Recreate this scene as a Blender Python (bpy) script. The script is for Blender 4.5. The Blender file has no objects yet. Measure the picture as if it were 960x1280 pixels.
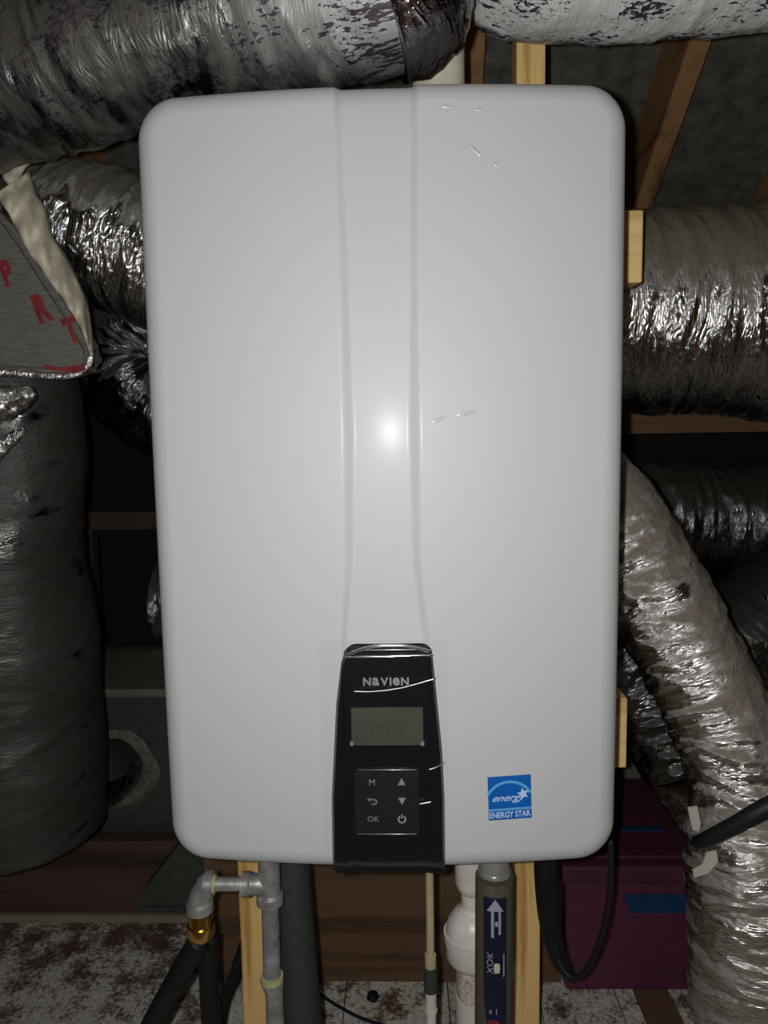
import bpy, bmesh, math, random
import numpy as np
from mathutils import Vector, Matrix
random.seed(4); rng = np.random.RandomState(4)
C = bpy.context.scene.collection
sc = bpy.context.scene

# ------------------------------------------------------------------ camera, light, exposure
HZ = 0.95                                    # height of the heater's centre above the floor
F = 930.0                                    # focal length in pixels of the 960x1280 frame
CAM = np.array([.0174, -.6424, HZ + .0583]); YAW, PITCH, ROLL = .0285, .1081, -.0169
fw = np.array([-math.sin(YAW) * math.cos(PITCH), math.cos(YAW) * math.cos(PITCH), -math.sin(PITCH)])
rt = np.array([math.cos(YAW), math.sin(YAW), 0.]); up = np.cross(rt, fw)
R2 = math.cos(ROLL) * rt + math.sin(ROLL) * up; U2 = -math.sin(ROLL) * rt + math.cos(ROLL) * up
cam = bpy.data.cameras.new('camera'); cam.sensor_fit = 'VERTICAL'; cam.sensor_height = 32.0
cam.lens = 32.0 * F / 1280; cam.clip_start = .01
co = bpy.data.objects.new('camera', cam); C.objects.link(co)
co.matrix_world = Matrix(((R2[0], U2[0], -fw[0], CAM[0]), (R2[1], U2[1], -fw[1], CAM[1]), (R2[2], U2[2], -fw[2], CAM[2]), (0, 0, 0, 1)))
sc.camera = co
fl = bpy.data.lights.new('phone_flash', 'POINT'); fl.energy = 17.5; fl.color = (1.0, .99, .97); fl.shadow_soft_size = .0045
fo = bpy.data.objects.new('phone_flash', fl); C.objects.link(fo)
fo.location = CAM + R2 * -.017 + U2 * .004
w = bpy.data.worlds.new('attic_air'); sc.world = w; w.use_nodes = True
w.node_tree.nodes['Background'].inputs[0].default_value = (.02, .02, .022, 1); w.node_tree.nodes['Background'].inputs[1].default_value = 1.0
sc.view_settings.view_transform = 'Standard'; sc.view_settings.look = 'None'; sc.view_settings.gamma = 1
sc.view_settings.use_curve_mapping = False; sc.view_settings.exposure = 0.0

def ray(px, py):
    return fw * F + R2 * (px - 480) + U2 * (640 - py)
def at(px, py, Y):
    d = ray(px, py); return CAM + d * ((Y - CAM[1]) / d[1])
def at_z(px, py, Z):
    d = ray(px, py); return CAM + d * ((Z - CAM[2]) / d[2])
def size_at(p, n):                            # metres spanned by n pixels at the point p
    return n * float((np.asarray(p) - CAM) @ fw) / F

# ------------------------------------------------------------------ materials
def newmat(name):
    m = bpy.data.materials.new(name); m.use_nodes = True
    nt = m.node_tree; b = nt.nodes['Principled BSDF']
    return m, nt, b
def N(nt, t, **k):
    n = nt.nodes.new(t)
    for a, v in k.items():
        if a.startswith('i_'):
            key = a[2:].replace('_', ' ')
            n.inputs[int(key) if key.isdigit() else key].default_value = v
        else: setattr(n, a, v)
    return n
def ramp(nt, fac, stops):
    r = nt.nodes.new('ShaderNodeValToRGB'); e = r.color_ramp.elements
    while len(e) < len(stops): e.new(.5)
    for q, (p, c) in zip(e, stops):
        q.position = p; q.color = tuple(c) + (1,) if len(c) == 3 else c
    nt.links.new(fac, r.inputs[0]); return r
def g(v): return (v, v, v)
def plain(name, col, rough=.5, metal=0, coat=0, noise=.12, nscale=40, bump=0, spec=.5):
    m, nt, b = newmat(name)
    tc = N(nt, 'ShaderNodeTexCoord'); n = N(nt, 'ShaderNodeTexNoise', i_Scale=nscale, i_Detail=6.0)
    nt.links.new(tc.outputs['Object'], n.inputs['Vector'])
    lo = [c * (1 - noise) for c in col]; hi = [min(1, c * (1 + noise)) for c in col]
    r = ramp(nt, n.outputs['Fac'], [(.3, lo), (.7, hi)])
    nt.links.new(r.outputs[0], b.inputs['Base Color'])
    b.inputs['Roughness'].default_value = rough; b.inputs['Metallic'].default_value = metal
    b.inputs['Coat Weight'].default_value = coat; b.inputs['Coat Roughness'].default_value = .08
    b.inputs['Specular IOR Level'].default_value = spec
    if bump:
        bp = N(nt, 'ShaderNodeBump', i_Strength=bump, i_Distance=.002); nt.links.new(n.outputs['Fac'], bp.inputs['Height'])
        nt.links.new(bp.outputs[0], b.inputs['Normal'])
    return m
def wood(name, dark, light, axis='z', fine=90, rough=.6, bands=1.0):
    m, nt, b = newmat(name)
    tc = N(nt, 'ShaderNodeTexCoord'); mp = N(nt, 'ShaderNodeMapping')
    s = {'x': (.06, 1, 1), 'y': (1, .06, 1), 'z': (1, 1, .06)}[axis]
    mp.inputs['Scale'].default_value = s
    nt.links.new(tc.outputs['Object'], mp.inputs['Vector'])
    n1 = N(nt, 'ShaderNodeTexNoise', i_Scale=float(fine), i_Detail=8.0, i_Roughness=.6, i_Distortion=.6)
    n2 = N(nt, 'ShaderNodeTexNoise', i_Scale=float(fine) * .22, i_Detail=3.0)
    nt.links.new(mp.outputs[0], n1.inputs['Vector']); nt.links.new(mp.outputs[0], n2.inputs['Vector'])
    mu = N(nt, 'ShaderNodeMath', operation='MULTIPLY', i_1=14.0 * bands); nt.links.new(n2.outputs['Fac'], mu.inputs[0])
    sn = N(nt, 'ShaderNodeMath', operation='SINE'); nt.links.new(mu.outputs[0], sn.inputs[0])
    ma = N(nt, 'ShaderNodeMath', operation='MULTIPLY_ADD', i_1=.22, i_2=0.0); nt.links.new(sn.outputs[0], ma.inputs[0])
    nt.links.new(n1.outputs['Fac'], ma.inputs[2])
    r = ramp(nt, ma.outputs[0], [(.25, dark), (.62, light)])
    nt.links.new(r.outputs[0], b.inputs['Base Color']); b.inputs['Roughness'].default_value = rough
    bp = N(nt, 'ShaderNodeBump', i_Strength=.25, i_Distance=.001); nt.links.new(ma.outputs[0], bp.inputs['Height'])
    nt.links.new(bp.outputs[0], b.inputs['Normal'])
    return m
def foil(name, tint=(.78, .78, .77), rough=.09, dust=(.16, .13, .09), dusty=.5, prt=0.0, white=0.0, crink=1.0, pscale=1.0, span=None, ushade=None, coat=0.0, settle=1.0, fs=1.0, wcol=.46):
    """aluminised duct jacket: creased metallic film, dust settled on its upper side, dark print; uv in metres (around, along)"""
    m, nt, b = newmat(name); L = nt.links.new
    uv = N(nt, 'ShaderNodeUVMap'); uv.uv_map = 'UVMap'
    def mapped(sx, sy, rot=0):
        mp = N(nt, 'ShaderNodeMapping'); mp.inputs['Scale'].default_value = (sx, sy, 1); mp.inputs['Rotation'].default_value = (0, 0, rot)
        L(uv.outputs[0], mp.inputs['Vector']); return mp.outputs[0]
    fold = N(nt, 'ShaderNodeTexNoise', i_Scale=1.0, i_Detail=3.0, i_Roughness=.5, i_Distortion=.8); L(mapped(14 * fs, 62 * fs, .12), fold.inputs['Vector'])
    rd = N(nt, 'ShaderNodeMath', operation='PINGPONG', i_1=.07); L(fold.outputs['Fac'], rd.inputs[0])
    cr = N(nt, 'ShaderNodeTexNoise', i_Scale=1.0, i_Detail=5.0, i_Roughness=.65, i_Distortion=1.2); L(mapped(90 * fs, 170 * fs), cr.inputs['Vector'])
    a1 = N(nt, 'ShaderNodeMath', operation='MULTIPLY_ADD', i_1=7.0); L(rd.outputs[0], a1.inputs[0])
    a0 = N(nt, 'ShaderNodeMath', operation='MULTIPLY', i_1=1.0); L(cr.outputs['Fac'], a0.inputs[0]); L(a0.outputs[0], a1.inputs[2])
    bp = N(nt, 'ShaderNodeBump', i_Strength=.42 * crink, i_Distance=.004); L(a1.outputs[0], bp.inputs['Height'])
    L(bp.outputs[0], b.inputs['Normal'])
    dn = N(nt, 'ShaderNodeTexNoise', i_Scale=1.0, i_Detail=6.0, i_Roughness=.6); L(mapped(12, 26, .3), dn.inputs['Vector'])
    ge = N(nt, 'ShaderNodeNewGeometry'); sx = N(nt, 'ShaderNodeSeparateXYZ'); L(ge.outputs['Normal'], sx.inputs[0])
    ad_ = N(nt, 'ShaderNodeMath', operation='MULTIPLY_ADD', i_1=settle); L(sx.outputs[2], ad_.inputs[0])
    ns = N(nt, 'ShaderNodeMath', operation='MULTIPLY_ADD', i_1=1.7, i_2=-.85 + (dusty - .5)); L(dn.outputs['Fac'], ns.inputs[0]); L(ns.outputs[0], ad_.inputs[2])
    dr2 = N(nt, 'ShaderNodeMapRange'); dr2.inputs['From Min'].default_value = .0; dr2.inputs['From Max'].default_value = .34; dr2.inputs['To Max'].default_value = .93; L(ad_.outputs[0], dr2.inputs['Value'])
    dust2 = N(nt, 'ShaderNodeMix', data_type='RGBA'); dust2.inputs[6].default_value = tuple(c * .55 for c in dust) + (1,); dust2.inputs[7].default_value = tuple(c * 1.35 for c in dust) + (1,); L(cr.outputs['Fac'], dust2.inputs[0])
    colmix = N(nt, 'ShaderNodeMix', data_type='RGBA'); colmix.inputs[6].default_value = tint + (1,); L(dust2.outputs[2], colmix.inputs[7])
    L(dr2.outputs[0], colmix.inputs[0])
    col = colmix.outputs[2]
    metal = N(nt, 'ShaderNodeMath', operation='SUBTRACT', i_0=1.0); L(dr2.outputs[0], metal.inputs[1])
    mout = metal.outputs[0]; wmask = None
    if white > 0:
        wn = N(nt, 'ShaderNodeTexNoise', i_Scale=1.0, i_Detail=4.0); L(mapped(9, 7, 1.1), wn.inputs['Vector'])
        wr = ramp(nt, wn.outputs['Fac'], [(.66 - white * .4, g(0)), (.74 - white * .4, g(1))])
        sq = N(nt, 'ShaderNodeSeparateXYZ'); L(uv.outputs[0], sq.inputs[0])
        for k_, sp in ((1, span), (0, ushade)):  # range around the tube fades white off the underside as painted shade
            if sp:
                mr = N(nt, 'ShaderNodeMapRange'); mr.inputs['From Min'].default_value = sp[0]; mr.inputs['From Max'].default_value = sp[1]; L(sq.outputs[k_], mr.inputs['Value'])
                mw = N(nt, 'ShaderNodeMath', operation='MULTIPLY'); L(mr.outputs[0], mw.inputs[0]); L(wr.outputs[0], mw.inputs[1]); wr = mw
        mx = N(nt, 'ShaderNodeMix', data_type='RGBA'); mx.inputs[7].default_value = (wcol, wcol, wcol * .98, 1)
        L(wr.outputs[0], mx.inputs[0]); L(col, mx.inputs[6]); col = mx.outputs[2]; wmask = wr.outputs[0]
        mm = N(nt, 'ShaderNodeMath', operation='MULTIPLY_ADD', i_1=-.9, i_2=1.0); L(wr.outputs[0], mm.inputs[0])
        m3 = N(nt, 'ShaderNodeMath', operation='MULTIPLY'); L(mm.outputs[0], m3.inputs[0]); L(mout, m3.inputs[1]); mout = m3.outputs[0]
    if prt > 0:
        pn = N(nt, 'ShaderNodeTexNoise', i_Scale=1.0, i_Detail=2.0, i_Roughness=.7); L(mapped(200 * pscale, 90 * pscale, .5), pn.inputs['Vector'])
        pm = N(nt, 'ShaderNodeTexNoise', i_Scale=1.0, i_Detail=2.0); L(mapped(24, 16), pm.inputs['Vector'])
        ad = N(nt, 'ShaderNodeMath', operation='MULTIPLY_ADD', i_1=.8); L(pm.outputs['Fac'], ad.inputs[0]); L(pn.outputs['Fac'], ad.inputs[2])
        th = N(nt, 'ShaderNodeMath', operation='GREATER_THAN', i_1=1.12 - prt * .25); L(ad.outputs[0], th.inputs[0])
        mx = N(nt, 'ShaderNodeMix', data_type='RGBA'); mx.inputs[7].default_value = (.045, .035, .05, 1)
        L(th.outputs[0], mx.inputs[0]); L(col, mx.inputs[6]); col = mx.outputs[2]
    L(col, b.inputs['Base Color']); L(mout, b.inputs['Metallic'])
    rg = N(nt, 'ShaderNodeMapRange'); rg.inputs['From Min'].default_value = 0; rg.inputs['From Max'].default_value = 1; rg.inputs['To Min'].default_value = .55; rg.inputs['To Max'].default_value = rough
    L(mout, rg.inputs['Value']); L(rg.outputs[0], b.inputs['Roughness'])
    b.inputs['Coat Weight'].default_value = coat; b.inputs['Coat Roughness'].default_value = .12
    return m

M = {}
def gloss_white():
    m, nt, b = newmat('white_enamel')
    b.inputs['Base Color'].default_value = (.468, .490, .492, 1); b.inputs['Roughness'].default_value = .50
    b.inputs['Specular IOR Level'].default_value = .32; b.inputs['Coat Weight'].default_value = .05; b.inputs['Coat Roughness'].default_value = .19
    tc = N(nt, 'ShaderNodeTexCoord'); n = N(nt, 'ShaderNodeTexNoise', i_Scale=9.0, i_Detail=3.0)
    nt.links.new(tc.outputs['Object'], n.inputs['Vector'])
    bp = N(nt, 'ShaderNodeBump', i_Strength=.12, i_Distance=.002); nt.links.new(n.outputs['Fac'], bp.inputs['Height'])
    nt.links.new(bp.outputs[0], b.inputs['Normal']); return m
M['white'] = gloss_white()
M['glint'] = plain('glint_enamel', (.47, .49, .49), .4, coat=.9, noise=.02)
M['case'] = plain('painted_case', (.10, .10, .11), .5)
M['black'] = plain('gloss_black', (.006, .007, .009), .22, coat=.4, noise=.05)
M['keypad'] = plain('keypad_black', (.012, .013, .013), .35)
M['lcd'] = plain('lcd_glass', (.058, .057, .044), .5, noise=.08, nscale=20, spec=.2)
M['lcdtext'] = plain('lcd_segments', (.040, .040, .032), .6, spec=.2)
M['print'] = plain('grey_print', (.22, .22, .23), .5)
M['printdim'] = plain('dim_grey_print', (.15, .15, .16), .5)
M['chrome'] = plain('chrome', (.8, .8, .8), .12, 1)
M['silver'] = plain('silver_corner', (.45, .45, .45), .3, .6)
M['blue'] = plain('label_blue', (.0, .095, .40), .45, noise=.05)
M['lightblue'] = plain('label_light_blue', (.10, .33, .62), .45, noise=.05)
M['labelwhite'] = plain('label_white', (.42, .55, .75), .45, noise=.05)
M['galv'] = plain('galvanised_iron', (.40, .41, .40), .36, .55, nscale=70, noise=.35, bump=.4)
M['brass'] = plain('brass', (.75, .48, .13), .25, 1)
M['sealant'] = plain('yellow_sealant', (.40, .38, .20), .6)
M['rubber'] = plain('black_rubber', (.011, .011, .012), .55, spec=.3)
M['foam'] = plain('pipe_foam', (.030, .037, .033), .7, bump=.5, nscale=120)
M['foam2'] = plain('olive_foam', (.075, .07, .045), .7, bump=.5, nscale=120)
M['pvc'] = plain('white_pvc', (.62, .59, .55), .35)
M['pvcdirty'] = plain('scuffed_pvc', (.50, .42, .36), .5, noise=.5, nscale=160)
M['vent'] = plain('vent_pvc', (.62, .58, .48), .45)
M['cream'] = plain('cream_cpvc', (.42, .36, .22), .45)
M['navy'] = plain('navy_label', (.006, .010, .03), .4)
M['palelabel'] = plain('pale_label_print', (.30, .31, .38), .5)
M['red'] = plain('red_print', (.22, .020, .025), .6, noise=.3)
M['pine'] = wood('fresh_pine', (.52, .29, .08), (.84, .57, .22), 'z', 130)
M['pinex'] = wood('fresh_pine_board', (.50, .28, .08), (.84, .58, .24), 'x', 60)
M['rafter'] = wood('aged_rafter', (.20, .10, .045), (.50, .27, .12), 'y', 60)
M['brown'] = wood('old_brown_board', (.07, .038, .018), (.15, .085, .045), 'x', 60, rough=.75)
M['browndark'] = wood('dark_red_board', (.045, .024, .020), (.10, .055, .042), 'x', 50, rough=.8)
M['deck'] = plain('roof_deck', (.15, .145, .12), .85, noise=.4, nscale=30, bump=.3)
M['lath'] = plain('pale_lath', (.30, .27, .20), .7)
M['dull'] = plain('grey_sheet_metal', (.068, .084, .070), .45, .2, noise=.2)
M['dark'] = plain('attic_dark_wall', (.03, .027, .024), .9)
M['mastic'] = plain('dried_mastic', (.15, .145, .12), .8, bump=.8, nscale=90, noise=.35)
M['frame'] = wood('dim_timber', (.03, .018, .013), (.07, .042, .03), 'x', 50, rough=.8)
M['flange'] = plain('plenum_flange', (.17, .165, .125), .6)
M['tape'] = plain('cream_tape', (.52, .48, .37), .5, noise=.35, nscale=45, bump=.7)
M['purple'] = plain('purple_plastic', (.115, .026, .066), .5, noise=.15)
M['purplelid'] = plain('purple_lid', (.085, .022, .048), .5, noise=.15)
M['bluetape'] = plain('dark_blue_tape', (.008, .045, .13), .5)
M['paper'] = plain('white_scrap', (.55, .52, .46), .7)
M['greyboard'] = plain('grey_board', (.16, .15, .12), .7)
M['nail'] = plain('nail_steel', (.7, .68, .6), .25, 1)
def clearfilm():
    m, nt, b = newmat('clear_film'); nt.nodes.remove(b)
    out = nt.nodes['Material Output']; t = N(nt, 'ShaderNodeBsdfTransparent'); gl = N(nt, 'ShaderNodeBsdfGlossy', i_Roughness=.12)
    t.inputs[0].default_value = (.99, .995, .995, 1)
    mx = N(nt, 'ShaderNodeMixShader', i_0=.02); nt.links.new(t.outputs[0], mx.inputs[1]); nt.links.new(gl.outputs[0], mx.inputs[2])
    nt.links.new(mx.outputs[0], out.inputs[0]); return m
M['film'] = clearfilm()
def creasemat():
    m, nt, b = newmat('film_crease_gloss'); nt.nodes.remove(b)
    out = nt.nodes['Material Output']; t = N(nt, 'ShaderNodeBsdfTransparent'); gl = N(nt, 'ShaderNodeBsdfGlossy', i_Roughness=.22)
    mx = N(nt, 'ShaderNodeMixShader', i_0=.30); nt.links.new(t.outputs[0], mx.inputs[1]); nt.links.new(gl.outputs[0], mx.inputs[2])
    nt.links.new(mx.outputs[0], out.inputs[0]); return m
M['crease'] = creasemat()
def floormat():
    m, nt, b = newmat('flaking_floor'); L = nt.links.new
    tc = N(nt, 'ShaderNodeTexCoord')
    n1 = N(nt, 'ShaderNodeTexNoise', i_Scale=15.0, i_Detail=8.0, i_Roughness=.66)
    n2 = N(nt, 'ShaderNodeTexNoise', i_Scale=120.0, i_Detail=6.0, i_Roughness=.8)
    geo = N(nt, 'ShaderNodeNewGeometry')
    L(geo.outputs['Position'], n1.inputs['Vector']); L(geo.outputs['Position'], n2.inputs['Vector'])
    ad0 = N(nt, 'ShaderNodeMath', operation='MULTIPLY_ADD', i_1=.32); L(n2.outputs['Fac'], ad0.inputs[0]); L(n1.outputs['Fac'], ad0.inputs[2])
    sp = N(nt, 'ShaderNodeSeparateXYZ'); L(geo.outputs['Position'], sp.inputs[0])      # paint is worn off along the beam
    my = N(nt, 'ShaderNodeMapRange'); my.inputs['From Min'].default_value = .58; my.inputs['From Max'].default_value = .76; my.inputs['To Min'].default_value = .055; my.inputs['To Max'].default_value = -.075; L(sp.outputs[1], my.inputs['Value'])
    ad = N(nt, 'ShaderNodeMath', operation='ADD'); L(ad0.outputs[0], ad.inputs[0]); L(my.outputs[0], ad.inputs[1])
    r = ramp(nt, ad.outputs[0], [(.56, (.16, .09, .07)), (.64, (.36, .30, .24)), (.71, (.78, .75, .66)), (.9, (.90, .88, .80))])
    r2 = ramp(nt, n2.outputs['Fac'], [(.38, g(.5)), (.56, g(1))])
    mx = N(nt, 'ShaderNodeMix', data_type='RGBA', blend_type='MULTIPLY'); mx.inputs[0].default_value = .8
    L(r.outputs[0], mx.inputs[6]); L(r2.outputs[0], mx.inputs[7]); L(mx.outputs[2], b.inputs['Base Color'])
    b.inputs['Roughness'].default_value = .85
    bp = N(nt, 'ShaderNodeBump', i_Strength=.6, i_Distance=.004); L(n2.outputs['Fac'], bp.inputs['Height']); L(bp.outputs[0], b.inputs['Normal'])
    return m
M['floor'] = floormat()

# ------------------------------------------------------------------ object helpers
def tag(o, label=None, cat=None, group=None, kind=None):
    if label: o['label'] = label
    if cat: o['category'] = cat
    if group: o['group'] = group
    if kind: o['kind'] = kind
    return o
def origin_of(p):
    v = Vector((0, 0, 0))
    while p is not None: v += p.location; p = p.parent
    return v
def obj(name, verts, faces, mat, parent=None, smooth=True, uvs=None, origin=None):
    V = np.asarray(verts, float)
    if parent is not None:
        o0 = np.array(origin_of(parent)); loc = (0, 0, 0)
    else:
        o0 = np.array(origin) if origin is not None else np.array([(V[:, 0].min() + V[:, 0].max()) / 2, (V[:, 1].min() + V[:, 1].max()) / 2, V[:, 2].min()]); loc = o0
    me = bpy.data.meshes.new(name); me.from_pydata((V - o0).tolist(), [], faces if isinstance(faces, list) else faces.tolist())
    me.materials.append(mat)
    if smooth: me.polygons.foreach_set('use_smooth', [True] * len(me.polygons))
    if uvs is not None:
        ul = me.uv_layers.new(name='UVMap'); li = np.empty(len(me.loops), int); me.loops.foreach_get('vertex_index', li)
        ul.data.foreach_set('uv', np.asarray(uvs, float)[li].ravel())
    o = bpy.data.objects.new(name, me); C.objects.link(o); o.location = loc
    if parent is not None: o.parent = parent
    return o
def thing(name, loc, label, cat, group=None):
    o = bpy.data.objects.new(name, None); C.objects.link(o); o.location = tuple(loc); o.empty_display_size = .05
    return tag(o, label, cat, group)
def bevbox(c, s, b=.002, M3=None):
    """bevelled box: centre, size; returns verts, faces"""
    bm = bmesh.new(); bmesh.ops.create_cube(bm, size=1)
    for v in bm.verts: v.co = Vector((v.co.x * s[0], v.co.y * s[1], v.co.z * s[2]))
    if b: bmesh.ops.bevel(bm, geom=bm.edges[:], offset=b, segments=2, affect='EDGES', profile=.6)
    if M3 is not None: bm.transform(M3)
    bm.verts.index_update()
    V = [(v.co.x + c[0], v.co.y + c[1], v.co.z + c[2]) for v in bm.verts]; Fc = [[v.index for v in f.verts] for f in bm.faces]
    bm.free(); return V, Fc
def box(name, c, s, mat, parent=None, b=.002, M3=None):
    V, Fc = bevbox(c, s, b, M3); return obj(name, V, Fc, mat, parent, smooth=False)
def prism(name, poly, dirv, mat, parent=None, b=.0):
    """poly: 3D points of a flat outline, extruded by dirv"""
    bm = bmesh.new(); vs = [bm.verts.new(tuple(p)) for p in poly]; f = bm.faces.new(vs)
    r = bmesh.ops.extrude_face_region(bm, geom=[f]); ex = [e for e in r['geom'] if isinstance(e, bmesh.types.BMVert)]
    bmesh.ops.translate(bm, verts=ex, vec=Vector(tuple(dirv)))
    bmesh.ops.recalc_face_normals(bm, faces=bm.faces[:])
    if b: bmesh.ops.bevel(bm, geom=bm.edges[:], offset=b, segments=2, affect='EDGES')
    bm.verts.index_update(); V = [tuple(v.co) for v in bm.verts]; Fc = [[v.index for v in q.verts] for q in bm.faces]; bm.free()
    return obj(name, V, Fc, mat, parent, smooth=False)
def spline(P, n):
    P = np.asarray(P, float); P = np.vstack([2 * P[0] - P[1], P, 2 * P[-1] - P[-2]]); out = []
    for i in range(1, len(P) - 2):
        for t in np.linspace(0, 1, n, endpoint=False):
            a, b, c, d = P[i - 1:i + 3]
            out.append(.5 * (2 * b + (c - a) * t + (2 * a - 5 * b + 4 * c - d) * t * t + (3 * b - a - 3 * c + d) * t ** 3))
    out.append(P[-2]); return np.array(out)
def resample(Q, step):
    s = np.r_[0, np.cumsum(np.linalg.norm(np.diff(Q[:, :3], axis=0), axis=1))]
    n = max(2, int(s[-1] / step) + 1); t = np.linspace(0, s[-1], n)
    return np.stack([np.interp(t, s, Q[:, k]) for k in range(Q.shape[1])], 1), t
def tube_data(Q, seg=16, disp=None, cap=True):
    """Q: n x 4 (x, y, z, r)"""
    P = Q[:, :3]; T = np.gradient(P, axis=0); T /= np.linalg.norm(T, axis=1)[:, None] + 1e-12
    ref = np.array([0, 1., 0]) if abs(T[0][1]) < .95 else np.array([0, 0, 1.]); n = ref - T[0] * (T[0] @ ref); n /= np.linalg.norm(n)
    Ns = []
    for t in T: n = n - t * (n @ t); n /= np.linalg.norm(n); Ns.append(n)
    Ns = np.array(Ns); Bs = np.cross(T, Ns); th = np.linspace(0, 2 * np.pi, seg, endpoint=False)
    r = Q[:, 3][:, None] + (disp if disp is not None else 0) + np.zeros((len(Q), seg))
    V = P[:, None, :] + r[..., None] * (np.cos(th)[None, :, None] * Ns[:, None, :] + np.sin(th)[None, :, None] * Bs[:, None, :])
    n0 = len(Q); i, j = np.meshgrid(np.arange(n0 - 1), np.arange(seg), indexing='ij'); j2 = (j + 1) % seg
    Fc = np.stack([i * seg + j, i * seg + j2, (i + 1) * seg + j2, (i + 1) * seg + j], -1).reshape(-1, 4).tolist()
    V = V.reshape(-1, 3)
    if cap: Fc.append(list(range(seg))[::-1]); Fc.append([(n0 - 1) * seg + k for k in range(seg)])
    return V, Fc, th
def tube(name, pts, r, mat, parent=None, seg=16, n=8, sm=True):
    """pts: 3D points, r scalar or per point"""
    pts = np.asarray(pts, float); rr = np.full(len(pts), r) if np.isscalar(r) else np.asarray(r, float)
    Q = np.c_[pts, rr]; Q = spline(Q, n) if len(pts) > 2 and sm else Q
    V, Fc, _ = tube_data(Q, seg); return obj(name, V, Fc, mat, parent)
def lathe(name, axis_pts, mat, parent=None, seg=32):
    """profile along a straight or bent axis: list of (p, r); doubled points keep edges crisp"""
    Q = np.array([[*p, r] for p, r in axis_pts])
    P = Q[:, :3]; a = P[-1] - P[0]; a = a / np.linalg.norm(a); ref = np.array([0, 1., 0]) if abs(a[1]) < .9 else np.array([1., 0, 0])
    n = np.cross(a, ref); n /= np.linalg.norm(n); b = np.cross(a, n); th = np.linspace(0, 2 * np.pi, seg, endpoint=False)
    V = []
    for q in Q:
        for t in th: V.append(q[:3] + q[3] * (math.cos(t) * n + math.sin(t) * b))
    Fc = []
    for i in range(len(Q) - 1):
        for j in range(seg): Fc.append([i * seg + j, i * seg + (j + 1) % seg, (i + 1) * seg + (j + 1) % seg, (i + 1) * seg + j])
    Fc.append(list(range(seg))[::-1]); Fc.append([(len(Q) - 1) * seg + k for k in range(seg)])
    o = obj(name, V, Fc, mat, parent); md = o.modifiers.new('edges', 'EDGE_SPLIT'); md.split_angle = math.radians(35); return o
# vectorised value noise, periodic in the first coordinate
_T = rng.rand(256, 256)
def vn(a, b, pa=None):
    ai = np.floor(a).astype(int); bi = np.floor(b).astype(int); fa = a - ai; fb = b - bi
    fa = fa * fa * (3 - 2 * fa); fb = fb * fb * (3 - 2 * fb)
    a0, a1 = (ai % pa, (ai + 1) % pa) if pa else (ai, ai + 1)
    h = lambda x, y: _T[x % 256, y % 256]
    return (h(a0, bi) * (1 - fa) + h(a1, bi) * fa) * (1 - fb) + (h(a0, bi + 1) * (1 - fa) + h(a1, bi + 1) * fa) * fb
def ridge(x, k=1.0): return (1 - np.abs(2 * x - 1)) ** k
_ds = [0]
def duct(name, pts, mat, parent=None, step=.004, pleat=.005, dent=.01, freq=38, twist=.6, seg=None, world=False):
    """pts: (px, py, depth, pixel radius) along the centreline, turned into metres once"""
    Q = []
    for px, py, Y, rp in pts:
        p = at(px, py, Y); Q.append([*p, size_at(p, rp)])
    Q = spline(np.array(Q), 14); Q, s = resample(Q, step)
    rm = Q[:, 3].mean(); seg = seg or int(max(48, min(220, 2 * np.pi * rm / step)))
    th = np.linspace(0, 1, seg, endpoint=False)[None, :]; S = s[:, None]; _ds[0] += 17; o = _ds[0]
    warp = vn(th * 5 + 0 * S, S * 9 + o, 5) * 1.2
    a = ridge(vn(th * 6 + 0 * S, S * freq + warp * 2.2 + twist * np.sin(th * 2 * np.pi) + o, 6), 1.6)
    b = ridge(vn(th * 14 + 0 * S, S * freq * 1.9 + warp * 3 + o * 2, 14), 1.3)
    c = vn(th * 4 + 0 * S, S * 7 + o * 3, 4) - .5
    e = ridge(vn(th * 40 + 0 * S, S * 70 + warp * 4 + o * 5, 40), 1.0)
    D = pleat * (a * 1.0 + b * .55 + e * .22 - .8) + dent * c * 2
    V, Fc, _ = tube_data(Q, seg, D)
    U = (th * 2 * np.pi * rm + 0 * S).ravel(); W_ = (S + 0 * th).ravel()
    o_ = obj(name, V, Fc, mat, parent, uvs=np.stack([U, W_], 1))
    ul = o_.data.uv_layers[0].data; ns = len(s) - 1; idx = (np.arange(ns) * seg + seg - 1) * 4
    for q_ in idx:
        for k_ in (1, 2): ul[int(q_) + k_].uv.x = 2 * math.pi * rm
    return o_
def text_geo(s, size=1.0, shear=0, ext=0, spacing=1.0, bold=0):
    cu = bpy.data.curves.new('t', 'FONT'); cu.body = s; cu.size = size; cu.shear = shear; cu.align_x = 'CENTER'; cu.align_y = 'CENTER'
    cu.space_character = spacing; cu.offset = bold; cu.resolution_u = 3
    o = bpy.data.objects.new('t', cu); C.objects.link(o); dg = bpy.context.evaluated_depsgraph_get(); dg.update()
    me = bpy.data.meshes.new_from_object(o.evaluated_get(dg)); V = [tuple(v.co) for v in me.vertices]; Fc = [list(p.vertices) for p in me.polygons]
    bpy.data.objects.remove(o); bpy.data.curves.remove(cu); bpy.data.meshes.remove(me); return np.array(V), Fc

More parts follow.
